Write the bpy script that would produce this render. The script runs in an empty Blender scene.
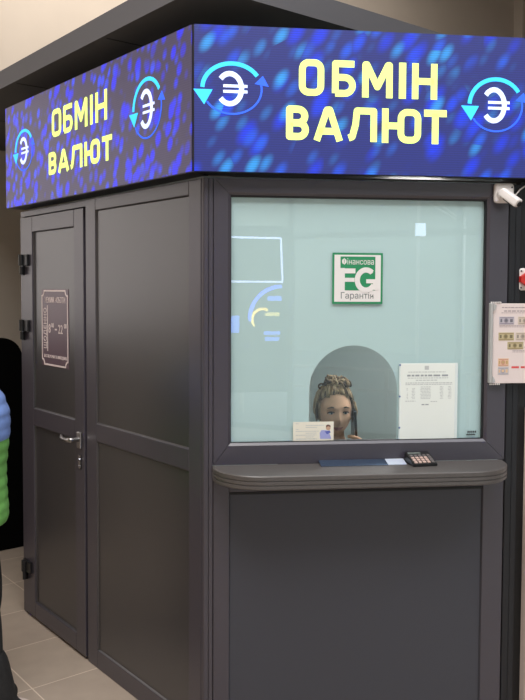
import bpy, bmesh, math, random
from mathutils import Vector, Matrix
random.seed(7)
SC = bpy.context.scene
COL = SC.collection
PI = math.pi

# ---------------------------------------------------------------- frames
ANG = math.radians(122)
FD = Vector((math.sin(ANG), math.cos(ANG), 0)); FN = Vector((FD.y, -FD.x, 0))
class Frame:
    def __init__(s, origin, rz): s.o = Vector(origin); s.rz = rz; s.m = Matrix.Translation(s.o) @ Matrix.Rotation(rz, 4, 'Z')
    def w(s, x, y, z): return s.m @ Vector((x, y, z))
FR = Frame((0, 0, 0), math.atan2(FD.y, FD.x))      # x along the front, -y towards the viewer
SD = Frame((0, 0, 0), -PI/2)                       # x = -v along the side wall, -y towards the viewer
WO = Frame((0, 0, 0), 0)

# ---------------------------------------------------------------- materials
def lin(c):
    r = []
    for v in c:
        v /= 255.0
        r.append(v/12.92 if v <= .04045 else ((v+.055)/1.055)**2.4)
    return (r[0], r[1], r[2], 1)
MATS = {}
def mat(name, rgb, rough=.5, metal=0, emit=0, spec=.5, noise=0, nscale=30, bump=0, bscale=200, coat=0):
    if name in MATS: return MATS[name]
    m = bpy.data.materials.new(name); m.use_nodes = True
    nt = m.node_tree; b = nt.nodes['Principled BSDF']
    c = lin(rgb)
    b.inputs['Base Color'].default_value = c
    b.inputs['Roughness'].default_value = rough
    b.inputs['Metallic'].default_value = metal
    b.inputs['Specular IOR Level'].default_value = spec
    b.inputs['Coat Weight'].default_value = coat
    if emit:
        b.inputs['Emission Color'].default_value = c; b.inputs['Emission Strength'].default_value = emit
    if noise or bump:
        tc = nt.nodes.new('ShaderNodeTexCoord')
        if noise:
            n = nt.nodes.new('ShaderNodeTexNoise'); n.inputs['Scale'].default_value = nscale; n.inputs['Detail'].default_value = 4
            nt.links.new(tc.outputs['Object'], n.inputs['Vector'])
            r = nt.nodes.new('ShaderNodeValToRGB')
            r.color_ramp.elements[0].position = .3; r.color_ramp.elements[1].position = .7
            r.color_ramp.elements[0].color = tuple(max(0, x*(1-noise)) for x in c[:3]) + (1,)
            r.color_ramp.elements[1].color = tuple(min(1, x*(1+noise)) for x in c[:3]) + (1,)
            nt.links.new(n.outputs['Fac'], r.inputs['Fac']); nt.links.new(r.outputs['Color'], b.inputs['Base Color'])
        if bump:
            n2 = nt.nodes.new('ShaderNodeTexNoise'); n2.inputs['Scale'].default_value = bscale
            nt.links.new(tc.outputs['Object'], n2.inputs['Vector'])
            bp = nt.nodes.new('ShaderNodeBump'); bp.inputs['Strength'].default_value = bump; bp.inputs['Distance'].default_value = .002
            nt.links.new(n2.outputs['Fac'], bp.inputs['Height']); nt.links.new(bp.outputs['Normal'], b.inputs['Normal'])
    MATS[name] = m
    return m

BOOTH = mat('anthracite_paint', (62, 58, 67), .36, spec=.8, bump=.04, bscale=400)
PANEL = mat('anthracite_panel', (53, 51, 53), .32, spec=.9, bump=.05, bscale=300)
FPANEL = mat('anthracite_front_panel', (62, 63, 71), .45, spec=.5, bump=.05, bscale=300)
GASKET = mat('black_rubber', (14, 14, 16), .6)
SHELFM = mat('shelf_laminate', (84, 80, 78), .38, spec=.55, noise=.06, nscale=80)
BLACK = mat('black_matt', (9, 9, 9), .75, spec=.2)
BLACKP = mat('black_plastic', (22, 22, 24), .4)
CHROME = mat('brushed_metal', (190, 190, 195), .25, metal=1)
STEEL = mat('tray_steel', (150, 160, 175), .18, metal=1)
WHITEP = mat('white_plastic', (232, 226, 222), .35)
PAPER = mat('white_paper', (232, 238, 232), .7)
INK = mat('grey_ink', (150, 155, 155), .8)
DINK = mat('dark_ink', (60, 62, 64), .8)
GREEN = mat('sign_green', (38, 140, 92), .5)
WALL = mat('beige_plaster', (196, 184, 170), .85, noise=.03, nscale=3)
SOFF = mat('dark_soffit_paint', (78, 75, 72), .8)
SOFFACE = mat('grey_soffit_edge', (92, 91, 94), .7)

def glass_mat():
    m = bpy.data.materials.new('window_glass'); m.use_nodes = True; nt = m.node_tree
    for n in list(nt.nodes):
        if n.type != 'OUTPUT_MATERIAL': nt.nodes.remove(n)
    out = nt.nodes['Material Output']
    t = nt.nodes.new('ShaderNodeBsdfTransparent'); t.inputs['Color'].default_value = (.975, .99, .988, 1)
    g = nt.nodes.new('ShaderNodeBsdfGlossy'); g.inputs['Roughness'].default_value = .0
    fr = nt.nodes.new('ShaderNodeFresnel'); fr.inputs['IOR'].default_value = 1.55
    geo = nt.nodes.new('ShaderNodeNewGeometry'); ior = nt.nodes.new('ShaderNodeMapRange')   # both faces of the pane reflect like the outer one
    ior.inputs['To Min'].default_value = 1.55; ior.inputs['To Max'].default_value = 1/1.55
    nt.links.new(geo.outputs['Backfacing'], ior.inputs['Value']); nt.links.new(ior.outputs[0], fr.inputs['IOR'])
    mx = nt.nodes.new('ShaderNodeMixShader')
    nt.links.new(fr.outputs[0], mx.inputs[0]); nt.links.new(t.outputs[0], mx.inputs[1]); nt.links.new(g.outputs[0], mx.inputs[2])
    nt.links.new(mx.outputs[0], out.inputs['Surface'])
    return m
GLASS = glass_mat()

def led_mat(name, base, bg, c1, c2, dens, strength, rot, stretch, size=1, edge=.12):
    """LED wall: dark face with a glowing pattern of drifting soft blue dots."""
    m = bpy.data.materials.new(name); m.use_nodes = True; nt = m.node_tree
    b = nt.nodes['Principled BSDF']; N = nt.nodes.new; L = nt.links.new
    b.inputs['Base Color'].default_value = lin(base); b.inputs['Roughness'].default_value = .45
    tc = N('ShaderNodeTexCoord')
    def blobs(scale, off, lo, hi, th):
        mp = N('ShaderNodeMapping'); mp.vector_type = 'TEXTURE'; mp.inputs['Rotation'].default_value = (0, rot, 0)
        mp.inputs['Location'].default_value = (off, 0, off*.7); mp.inputs['Scale'].default_value = (1, 1000, 1/stretch)
        L(tc.outputs['Object'], mp.inputs['Vector'])
        v = N('ShaderNodeTexVoronoi'); v.inputs['Scale'].default_value = scale; v.inputs['Randomness'].default_value = .9
        L(mp.outputs['Vector'], v.inputs['Vector'])
        mr = N('ShaderNodeMapRange'); mr.interpolation_type = 'SMOOTHSTEP'
        mr.inputs['From Min'].default_value = hi; mr.inputs['From Max'].default_value = lo
        L(v.outputs['Distance'], mr.inputs['Value'])
        sp = N('ShaderNodeSeparateColor'); L(v.outputs['Color'], sp.inputs['Color'])
        g = N('ShaderNodeMath'); g.operation = 'LESS_THAN'; g.inputs[1].default_value = th
        L(sp.outputs[0], g.inputs[0])
        mu = N('ShaderNodeMath'); mu.operation = 'MULTIPLY'
        L(mr.outputs['Result'], mu.inputs[0]); L(g.outputs[0], mu.inputs[1])
        return mu.outputs[0], sp.outputs[1]
    f1, r1 = blobs(21*size, 0.3, edge, .56, dens)
    f2, r2 = blobs(16*size, 5.1, edge, .52, dens*.8)
    n = N('ShaderNodeTexNoise'); n.inputs['Scale'].default_value = 5; n.inputs['Detail'].default_value = 2
    L(tc.outputs['Object'], n.inputs['Vector'])
    mk = N('ShaderNodeMapRange'); mk.inputs['From Min'].default_value = .33; mk.inputs['From Max'].default_value = .52; L(n.outputs['Fac'], mk.inputs['Value'])
    def mix(fac, a, bcol):
        x = N('ShaderNodeMix'); x.data_type = 'RGBA'
        L(fac, x.inputs['Factor'])
        for s, val in ((6, a), (7, bcol)):
            if isinstance(val, tuple): x.inputs[s].default_value = val
            else: L(val, x.inputs[s])
        return x.outputs[2]
    blobcol = mix(r1, lin(c1), lin(c2))
    m1 = N('ShaderNodeMath'); m1.operation = 'MULTIPLY'; L(f1, m1.inputs[0]); L(mk.outputs[0], m1.inputs[1])
    a = mix(f2, lin(bg), lin(c1))
    cfin = mix(m1.outputs[0], a, blobcol)
    # rows of pixels
    w = N('ShaderNodeTexWave'); w.bands_direction = 'Z'; w.inputs['Scale'].default_value = 40; L(tc.outputs['Object'], w.inputs['Vector'])
    wr = N('ShaderNodeMapRange'); wr.inputs['To Min'].default_value = .82*strength; wr.inputs['To Max'].default_value = 1.1*strength; L(w.outputs['Fac'], wr.inputs['Value'])
    L(cfin, b.inputs['Emission Color']); L(wr.outputs[0], b.inputs['Emission Strength'])
    return m

# ---------------------------------------------------------------- mesh builder
class MB:
    def __init__(s): s.bm = bmesh.new()
    def box(s, x0, x1, y0, y1, z0, z1, bev=0, mi=0, rot=None, seg=2):
        r = bmesh.ops.create_cube(s.bm, size=1)
        vs = r['verts']
        c = Vector(((x0+x1)/2, (y0+y1)/2, (z0+z1)/2)); d = (abs(x1-x0), abs(y1-y0), abs(z1-z0))
        for v in vs: v.co = Vector((v.co.x*d[0], v.co.y*d[1], v.co.z*d[2]))
        fs = set(f for v in vs for f in v.link_faces)
        if bev:
            es = list(set(e for v in vs for e in v.link_edges))
            rb = bmesh.ops.bevel(s.bm, geom=es, offset=min(bev, min(d)*.49), segments=seg, affect='EDGES', profile=.5)
            fs = set(f for f in rb['faces']) | set(f for f in fs if f.is_valid)
            vs = list(set(v for f in fs for v in f.verts))
        for v in vs: v.co = (rot @ v.co if rot else v.co) + c
        for f in fs: f.material_index = mi
        return s
    def prism(s, pts, y0, y1, mi=0, axis='y'):
        """polygon of (x,z) extruded along y; axis z: polygon of (x,y) extruded along z"""
        mk = (lambda p, t: (p[0], t, p[1])) if axis == 'y' else ((lambda p, t: (p[0], p[1], t)) if axis == 'z' else (lambda p, t: (t, p[0], p[1])))
        a = [s.bm.verts.new(mk(p, y0)) for p in pts]; b = [s.bm.verts.new(mk(p, y1)) for p in pts]
        fs = [s.bm.faces.new(a), s.bm.faces.new(b[::-1])]
        n = len(pts)
        for i in range(n): fs.append(s.bm.faces.new((a[i], b[i], b[(i+1) % n], a[(i+1) % n])))
        for f in fs: f.material_index = mi
        return s
    def loft(s, rings, close=True, caps=True, mi=0):
        R = [[s.bm.verts.new(p) for p in r] for r in rings]
        n = len(R[0]); fs = []
        for a, b in zip(R, R[1:]):
            for i in range(n if close else n-1):
                fs.append(s.bm.faces.new((a[i], a[(i+1) % n], b[(i+1) % n], b[i])))
        if caps: fs += [s.bm.faces.new(R[0][::-1]), s.bm.faces.new(R[-1])]
        for f in fs: f.material_index = mi; f.smooth = True
        return s
    def tube(s, path, r, n=8, mi=0):
        P = [Vector(p) for p in path]; rs = r if isinstance(r, (list, tuple)) else [r]*len(P)
        rings = []; up = Vector((0, 0, 1))
        ref = None
        for i, p in enumerate(P):
            t = (P[min(i+1, len(P)-1)] - P[max(i-1, 0)]).normalized()
            if ref is None:
                ref = t.cross(up if abs(t.z) < .95 else Vector((1, 0, 0))).normalized()
            ref = (ref - t*ref.dot(t)).normalized(); b = t.cross(ref)
            rings.append([p + (ref*math.cos(k*2*PI/n) + b*math.sin(k*2*PI/n))*rs[i] for k in range(n)])
        return s.loft(rings, mi=mi)
    def cyl(s, c, r, y0, y1, n=24, axis='y', mi=0):
        pts = [(c[0]+r*math.cos(k*2*PI/n), c[1]+r*math.sin(k*2*PI/n)) for k in range(n)]
        return s.prism(pts, y0, y1, mi, axis)
    def ell(s, c, r, mi=0, u=20, v=14, rot=None):
        q = bmesh.ops.create_uvsphere(s.bm, u_segments=u, v_segments=v, radius=1)
        for w in q['verts']:
            p = Vector((w.co.x*r[0], w.co.y*r[1], w.co.z*r[2]))
            w.co = (rot @ p if rot else p) + Vector(c)
        for f in set(f for w in q['verts'] for f in w.link_faces): f.material_index = mi; f.smooth = True
        return s
    def stroke(s, pts, w, y0, y1, closed=False, mi=0):
        """flat stroke of width w through (x,z) points, as little prisms with round joints"""
        n = len(pts)
        for i in range(n if closed else n-1):
            a = Vector(pts[i]); b = Vector(pts[(i+1) % n]); d = (b-a)
            if d.length < 1e-6: continue
            q = Vector((-d.y, d.x)).normalized()*w/2
            s.prism([a+q, a-q, b-q, b+q], y0-(i % 3)*4e-5, y1, mi)
        for i, p in enumerate(pts):
            if closed or 0 < i < n-1: s.cyl(p, w/2, y0-1.4e-4-(i % 5)*4e-5, y1, 10, mi=mi)
        return s
    def text(s, body, x, z, size, y0, y1, align='CENTER', bold=0, mi=0, sx=1, rot=0):
        c = bpy.data.curves.new('t', 'FONT'); c.body = body; c.size = size; c.align_x = align; c.align_y = 'CENTER'; c.offset = bold; c.resolution_u = 3; c.fill_mode = 'NONE'
        o = bpy.data.objects.new('t', c); COL.objects.link(o); bpy.context.view_layer.update()
        me = bpy.data.meshes.new_from_object(o.evaluated_get(bpy.context.evaluated_depsgraph_get()))
        bpy.data.objects.remove(o); bpy.data.curves.remove(c)
        nb = {}
        for e in me.edges:
            p, q = e.vertices; nb.setdefault(p, []).append(q); nb.setdefault(q, []).append(p)
        seen = set(); loops = []
        for st in nb:                                        # walk the closed outlines of the glyphs
            if st in seen: continue
            lp = [st]; seen.add(st); prev = None; cur = st
            while True:
                nx = [k for k in nb[cur] if k != prev and k not in seen]
                if not nx: break
                prev, cur = cur, nx[0]; seen.add(cur); lp.append(cur)
            P2 = [(me.vertices[k].co.x, me.vertices[k].co.y) for k in lp]
            if len(P2) > 2: loops.append((sum(x0*y1_-x1*y0_ for (x0, y0_), (x1, y1_) in zip(P2, P2[1:]+P2[:1]))/2, P2))
        bpy.data.meshes.remove(me)
        big = max(loops, key=lambda l: abs(l[0]))[0]
        def inside(pt, poly):
            r = False
            for (xa, ya), (xb, yb) in zip(poly, poly[1:]+poly[:1]):
                if (ya > pt[1]) != (yb > pt[1]) and pt[0] < (xb-xa)*(pt[1]-ya)/(yb-ya)+xa: r = not r
            return r
        outer = [p for ar, p in loops if ar*big > 0]; holes = [p for ar, p in loops if ar*big < 0]
        t = bmesh.new(); cr, sr = math.cos(rot), math.sin(rot)
        for gi, o_ in enumerate(outer):
            es = []; jit = -(gi % 4)*3e-5
            for lp in [o_] + [h for h in holes if inside(h[0], o_)]:
                vs = [t.verts.new((x + px*sx*cr - pz*sr, y0+jit, z + px*sx*sr + pz*cr)) for px, pz in lp]
                es += [t.edges.new((vs[i], vs[(i+1) % len(vs)])) for i in range(len(vs))]
            fl = [f for f in bmesh.ops.triangle_fill(t, edges=es, use_beauty=True)['geom'] if isinstance(f, bmesh.types.BMFace)]
            if not fl: continue
            g = bmesh.ops.extrude_face_region(t, geom=fl)
            for e in g['geom']:
                if isinstance(e, bmesh.types.BMVert): e.co.y = y1
        for f in t.faces: f.material_index = mi
        m2 = bpy.data.meshes.new('t'); t.to_mesh(m2); t.free()
        s.bm.from_mesh(m2); bpy.data.meshes.remove(m2)
        return s
    def build(s, name, mats, root=None, frame=None, base=(0, 0, 0), smooth=None):
        """link as one object; coordinates are frame coordinates, base is the owner's place in that frame"""
        bmesh.ops.recalc_face_normals(s.bm, faces=s.bm.faces)
        me = bpy.data.meshes.new(name)
        B = Vector(base)
        for v in s.bm.verts: v.co -= B
        s.bm.to_mesh(me); s.bm.free()
        for m in (mats if isinstance(mats, (list, tuple)) else [mats]): me.materials.append(m)
        if smooth is not None:
            for p in me.polygons: p.use_smooth = smooth
        o = bpy.data.objects.new(name, me); COL.objects.link(o)
        if root is not None: o.parent = root
        elif frame is not None:
            o.location = frame.w(*base); o.rotation_euler = (0, 0, frame.rz)
        return o

class Thing:
    def __init__(s, name, label, cat, frame, base, group=None):
        s.base = base; s.frame = frame
        e = bpy.data.objects.new(name, None); COL.objects.link(e); e.empty_display_size = .05
        e.location = frame.w(*base); e.rotation_euler = (0, 0, frame.rz)
        e['label'] = label; e['category'] = cat
        if group: e['group'] = group
        s.o = e
    def part(s, mb, name, mats, parent=None, smooth=None, label=None):
        o = mb.build(name, mats, parent or s.o, base=s.base, smooth=smooth)
        if label: o['label'] = label
        return o
def single(mb, name, mats, label, cat, frame, base, group=None):
    o = mb.build(name, mats, None, frame, base); o['label'] = label; o['category'] = cat
    if group: o['group'] = group
    return o
def struct(mb, name, mats, frame=WO):
    o = mb.build(name, mats, None, frame, (0, 0, 0)); o['kind'] = 'structure'; return o

# ---------------------------------------------------------------- the room
def tile_mat():
    m = bpy.data.materials.new('floor_tiles'); m.use_nodes = True; nt = m.node_tree; N = nt.nodes.new; L = nt.links.new
    b = nt.nodes['Principled BSDF']
    tc = N('ShaderNodeTexCoord'); mp = N('ShaderNodeMapping'); mp.inputs['Location'].default_value = (.29, 0, 0)
    L(tc.outputs['Object'], mp.inputs['Vector'])
    br = N('ShaderNodeTexBrick'); br.offset = 0; br.inputs['Scale'].default_value = 1
    br.inputs['Brick Width'].default_value = .4; br.inputs['Row Height'].default_value = .4
    br.inputs['Mortar Size'].default_value = .0028; br.inputs['Mortar Smooth'].default_value = .2; br.inputs['Bias'].default_value = 0
    br.inputs['Color1'].default_value = lin((166, 151, 137)); br.inputs['Color2'].default_value = lin((172, 157, 142)); br.inputs['Mortar'].default_value = lin((214, 198, 180))
    L(mp.outputs[0], br.inputs['Vector'])
    n = N('ShaderNodeTexNoise'); n.inputs['Scale'].default_value = 9; n.inputs['Detail'].default_value = 6; L(tc.outputs['Object'], n.inputs['Vector'])
    mr = N('ShaderNodeMapRange'); mr.inputs['To Min'].default_value = .86; mr.inputs['To Max'].default_value = 1.12; L(n.outputs['Fac'], mr.inputs['Value'])
    mx = N('ShaderNodeMix'); mx.data_type = 'RGBA'; mx.blend_type = 'MULTIPLY'; mx.inputs['Factor'].default_value = 1
    L(br.outputs['Color'], mx.inputs[6]); L(mr.outputs[0], mx.inputs[7]); L(mx.outputs[2], b.inputs['Base Color'])
    bp = N('ShaderNodeBump'); bp.inputs['Strength'].default_value = .4; bp.inputs['Distance'].default_value = .002; bp.invert = True
    L(br.outputs['Fac'], bp.inputs['Height']); L(bp.outputs[0], b.inputs['Normal'])
    b.inputs['Roughness'].default_value = .42
    return m
X0, X1, Y0, Y1, ZC = -5.0, 9.0, -6.0, 3.4, 5.2
struct(MB().box(X0-.1, X1+.1, Y0-.1, Y1+.1, -.1, 0), 'floor', tile_mat())
struct(MB().box(X0-.1, X1+.1, Y0-.1, Y1+.1, ZC, ZC+.1), 'ceiling', mat('ceiling_white', (205, 198, 188), .9))
struct(MB().box(X0-.1, X1+.1, Y1, Y1+.1, 0, ZC), 'wall_back', WALL)
struct(MB().box(6.72, 7.6, Y1-.12, Y1, 0, ZC, .004), 'trim_1', WALL)
struct(MB().box(X0-.1, X0, Y0, Y1, 0, ZC), 'wall_left', WALL)
struct(MB().box(X1, X1+.1, Y0, Y1, 0, ZC), 'wall_right', WALL)
m = MB()
m.box(-2.75, -.55, Y1-.03, Y1, 1.3, 3.1, mi=1)
for x in (-2.8, -1.68, -.55): m.box(x, x+.05, Y1-.06, Y1, 1.25, 3.15)
for z in (1.25, 3.1): m.box(-2.8, -.5, Y1-.06, Y1, z, z+.05)
struct(m, 'added_glow_window', [mat('window_bar_paint', (120, 120, 122), .5), mat('added_glow_pane', (246, 240, 238), .4, emit=1.15)])  # unseen glowing window, added to brighten the upper side panels by reflection
# the street front: piers and a lintel, glazing bars between
m = MB()
m.box(X0, -4.2, Y0-.1, Y0, 0, ZC); m.box(3.4, X1, Y0-.1, Y0, 0, ZC); m.box(-4.2, 3.4, Y0-.1, Y0, 3.1, ZC)
struct(m, 'wall_front', WALL)
m = MB()
for x in (-4.2, -2.3, -.4, 1.5, 3.34): m.box(x, x+.06, Y0-.08, Y0-.02, 0, 3.1)
for z in (0, 2.2, 3.04): m.box(-4.2, 3.4, Y0-.08, Y0-.02, z, z+.06)
struct(m, 'window_1', mat('window_bar_paint', (120, 120, 122), .5))
struct(MB().box(-30, 30, -40, Y0-.1, -.15, -.02), 'road', mat('asphalt', (120, 122, 122), .8))
struct(MB().box(-30, 30, -19, -18, -.02, 6), 'wall_opposite', mat('opposite_plaster', (150, 152, 145), .9))
t = Thing('car_reflection_strips', 'added white railing outside the glazed front, mirrored in the window', 'strips', WO, (-1, -7.2, -.02))  # added white strips, standing in for parked cars mirrored in the glass
for z in (.36, .62):
    m = MB(); m.box(-3.5, 1.5, -7.22, -7.19, z, z+.035); t.part(m, 'strip', WHITEP)
for k in range(6):
    m = MB(); m.box(-3.5+k, -3.46+k, -7.23, -7.19, -.02, .66); t.part(m, 'post', WHITEP)
# soffit over the booth: a slab that ends 7 cm outside the booth's corner
SX, SY, SZ = -.065, -.085, 2.6
m = MB(); m.box(SX, X1-.001, SY, Y1-.001, SZ, SZ+.086, mi=0)
m.bm.faces.ensure_lookup_table()
for f in m.bm.faces:
    if abs(f.normal.z) < .5: f.material_index = 1
for y in (.6, 1.5, 2.4):
    m.box(SX+.02, X1-.01, y, y+.006, SZ-.0015, SZ+.001, mi=2)
for x in (.9, 1.8):
    m.box(x, x+.006, SY+.02, Y1-.01, SZ-.0015, SZ+.001, mi=2)
struct(m, 'ceiling_soffit', [SOFF, SOFFACE, mat('dark_joint', (40, 38, 36), .9)])
# black wall panel to the right of the booth and the pale wall beside it
struct(MB().box(1.135, 2.6, .02, .06, 0, 2.01), 'wall_right_panel', mat('black_wall_panel', (12, 12, 14), .5), FR)
struct(MB().box(1.1655, 2.6, -.03, .02, 0, 1.2, .003), 'trim_2', mat('pale_dado', (222, 208, 200), .6), FR)

# ---------------------------------------------------------------- the booth
T = Thing('exchange_booth', 'dark grey panelled currency exchange booth with a cashier window and side door', 'booth', WO, (0, 0, 0))
class Sub:                                       # parts given in FR or SD coordinates under a world-aligned thing
    pass
def bpart(mb, name, mats, frame, parent=None, smooth=None, label=None):
    bmesh.ops.transform(mb.bm, matrix=frame.m, verts=mb.bm.verts)
    o = mb.build(name, mats, parent or T.o, base=(0, 0, 0), smooth=smooth)
    if label: o['label'] = label
    return o
BV = .0025
# --- side: fixed panel (x = -v)
m = MB(); D = .05
m.box(-.885, -.795, 0, D, 0, 2.0, BV); m.box(-.093, -.0165, 0, D, 0, 2.0, BV)
m.box(-.795, -.093, 0, D, 1.949, 2.0, BV); m.box(-.795, -.093, 0, D, .978, 1.056, BV); m.box(-.795, -.093, 0, D, 0, .08, BV)
m.box(-1.6, -.885, .006, D, 1.972, 2.0, BV); m.box(-1.6, -1.558, .004, D, 0, 1.972, BV)
side = bpart(m, 'side_frame', BOOTH, SD)
def infill(x0, x1, z0, z1, frame, parent, name='panel', pm=PANEL, dep=.0075, bead=.004):
    mb = MB()
    # sloped glazing bead around a sunk panel
    for a, b, c, d in ((x0, z0, x1, z0), (x1, z0, x1, z1), (x1, z1, x0, z1), (x0, z1, x0, z0)):
        dx = bead if a == x0 else -bead; dz = bead if b == z0 else -bead
        ex = bead if c == x0 else -bead; ez = bead if d == z0 else -bead
        p = [Vector((a, .0015, b)), Vector((c, .0015, d)), Vector((c+ex, dep, d+ez)), Vector((a+dx, dep, b+dz))]
        q = [v + Vector((0, .02, 0)) for v in p]
        P = [mb.bm.verts.new(v) for v in p]; Q = [mb.bm.verts.new(v) for v in q]
        mb.bm.faces.new(P); mb.bm.faces.new(Q[::-1])
        for i in range(4): mb.bm.faces.new((P[i], Q[i], Q[(i+1) % 4], P[(i+1) % 4]))
    mb.box(x0+bead*.5, x1-bead*.5, dep, dep+.012, z0+bead*.5, z1-bead*.5)
    return bpart(mb, name, pm, frame, parent)
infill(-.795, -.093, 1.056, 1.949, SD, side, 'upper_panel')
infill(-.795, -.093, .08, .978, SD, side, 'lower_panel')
# --- door leaf
m = MB(); y0 = -.004
m.box(-1.555, -1.44, y0, .046, .014, 1.967, BV); m.box(-.99, -.898, y0, .046, .014, 1.967, BV)
m.box(-1.44, -.99, y0, .046, 1.893, 1.967, BV); m.box(-1.44, -.99, y0, .046, .962, 1.046, BV); m.box(-1.44, -.99, y0, .046, .014, .09, BV)
door = bpart(m, 'door', BOOTH, SD)
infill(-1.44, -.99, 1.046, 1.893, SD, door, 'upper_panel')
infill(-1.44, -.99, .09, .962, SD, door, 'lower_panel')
m = MB(); m.box(-.897, -.886, .02, .045, 0, 1.972); m.box(-1.559, -1.5555, .02, .045, 0, 1.972)
bpart(m, 'door_seal', GASKET, SD)
for hz in (1.737, 1.42, .23):
    m = MB()
    m.box(-1.565, -1.531, -.012, .006, hz-.05, hz+.05, .003)
    m.box(-1.529, -1.470, -.018, -.003, hz-.006, hz+.05, .003)
    m.cyl((-1.530, -.022), .013, hz-.004, hz+.05, 16, 'z'); m.cyl((-1.530, -.020), .010, hz-.046, hz-.008, 16, 'z')
    bpart(m, 'hinge', BLACKP, SD, door)
m = MB()
m.box(-.957, -.921, -.014, -.003, .928, 1.0, .004)
m.cyl((-.938, .968), .011, -.045, -.012, 16)
m.tube([(-.933, -.045, .968), (-.955, -.05, .966), (-.985, -.05, .962), (-1.02, -.048, .961), (-1.048, -.043, .967), (-1.06, -.036, .973)], [.011, .0105, .0095, .009, .008, .005], 10)
bpart(m, 'handle', mat('handle_metal', (168, 166, 166), .3, metal=1), SD, door, label='silver lever handle')
m = MB(); m.box(-.952, -.928, -.008, -.003, .835, .9, .003, mi=1); m.cyl((-.94, .878), .007, -.014, -.006, 14); m.cyl((-.94, .85), .004, -.012, -.006, 10)
bpart(m, 'lock_cylinder', [CHROME, BLACKP], SD, door)
# --- corner post (world xy polygon)
def fp(u, y): p = FR.w(u, y, 0); return (p.x, p.y)
prof = [(.02, .0135), (0.0, .0125), (.0005, .004)] + [fp(.002, .0), fp(.0155, 0), fp(.0163, .006), fp(.0175, .006), fp(.0183, 0), fp(.0312, 0), fp(.032, .006), fp(.0325, .03)] + [(.04, .03)]
m = MB(); m.prism(prof, 0, 2.0, axis='z')
bpart(m, 'corner_post', BOOTH, WO)
m = MB(); m.box(-.0166, -.0120, .012, .03, 0, 2.0); m.box(-.3, -.01, .046, .05, 0, .02)
bpart(m, 'corner_seal', GASKET, SD)
# --- front
WU0, WU1, WZ0, WZ1 = .093, 1.006, 1.0886, 1.9445
m = MB()
def mitre(mb, x0, x1, z0, z1, w_l, w_r, w_b, w_t, ya, yb, slope=0):
    o = [(x0, z0), (x1, z0), (x1, z1), (x0, z1)]; i = [(x0+w_l, z0+w_b), (x1-w_r, z0+w_b), (x1-w_r, z1-w_t), (x0+w_l, z1-w_t)]
    for k in range(4):
        j = (k+1) % 4
        c = [Vector((o[k][0], ya, o[k][1])), Vector((o[j][0], ya, o[j][1])), Vector((i[j][0], ya+slope, i[j][1])), Vector((i[k][0], ya+slope, i[k][1]))]
        cen = sum(c, Vector())/4
        c = [cen + (p-cen)*.9985 for p in c]
        bck = [Vector((p.x, yb, p.z)) for p in c]
        A = [mb.bm.verts.new(p) for p in c]; B = [mb.bm.verts.new(p) for p in bck]
        mb.bm.faces.new(A); mb.bm.faces.new(B[::-1])
        for t in range(4): mb.bm.faces.new((A[t], B[t], B[(t+1) % 4], A[(t+1) % 4]))
mitre(m, .034, 1.083, 1.0135, 2.0, .050, .068, .066, .047, 0, .05)
mitre(m, .084, 1.015, 1.0795, 1.953, .009, .009, .009, .0085, .001, .04, .006)
wf = bpart(m, 'window_frame', BOOTH, FR)
m = MB(); g = .004
m.box(WU0-.002, WU1+.002, .009, .02, WZ1-.006, WZ1+.002); m.box(WU1-.006, WU1+.002, .009, .02, WZ0, WZ1)  # seal drawn wider at top and right to paint the frame's shadow
m.box(WU0-.002, WU0+.002, .009, .02, WZ0, WZ1); m.box(WU0, WU1, .009, .02, WZ0-.002, WZ0+.0015)
bpart(m, 'glazing_seal_shade', GASKET, FR, wf)
m = MB(); m.box(WU0-.004, WU1+.004, .02, .026, WZ0-.004, WZ1+.004)
bpart(m, 'glass_pane', GLASS, FR, wf)
AU0, AU1, AZ = .3725, .6905, 1.2664; AR = (AU1-AU0)/2; AC = (AU0+AU1)/2
pts = [(WU0-.004, WZ0-.004), (AU0, WZ0-.004), (AU0, AZ)]
pts += [(AC - AR*math.cos(PI*k/40), AZ + AR*math.sin(PI*k/40)) for k in range(1, 40)]
pts += [(AU1, AZ), (AU1, WZ0-.004), (WU1+.004, WZ0-.004), (WU1+.004, WZ1+.004), (WU0-.004, WZ1+.004)]
m = MB(); m.prism(pts, .0265, .0275)
FILM = mat('pale_aqua_film', (202, 225, 226), .5, spec=.2)
bpart(m, 'window_film', FILM, FR, wf, label='pale aqua film with an arched opening')
m = MB()
for k in range(5): m.box(.9515+k*.0068, .9515+k*.0068+.0048, .0188, .0196, 1.1085, 1.1155)
for k in range(9): m.box(.947+k*.0038, .947+k*.0038+.0032, .0188, .0196, 1.0995, 1.1035+.002*(k % 2))
bpart(m, 'glass_mark', DINK, FR, wf)
# under the shelf
m = MB()
m.box(.034, .0895, 0, .05, 0, .998, BV); m.box(1.0055, 1.083, 0, .05, 0, .998, BV)
m.box(.0895, 1.0055, 0, .05, .918, .998, BV); m.box(.0895, 1.0055, 0, .05, 0, .09, BV)
ff = bpart(m, 'front_frame', BOOTH, FR)
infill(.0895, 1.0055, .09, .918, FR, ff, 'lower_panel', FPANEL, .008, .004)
m = MB(); m.box(.092, 1.003, .0015, .006, .908, .9165); bpart(m, 'panel_seal', GASKET, FR, ff)
m = MB(); m.box(1.0835, 1.0875, .015, .05, 0, 2.0); bpart(m, 'edge_seal', GASKET, FR)
m = MB(); m.box(1.0875, 1.135, .004, .07, 0, 2.0, .004)
m.box(1.112, 1.1135, .002, .006, 0, 2.0)
bpart(m, 'edge_post', mat('blue_black_post', (22, 23, 28), .45), FR)
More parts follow.
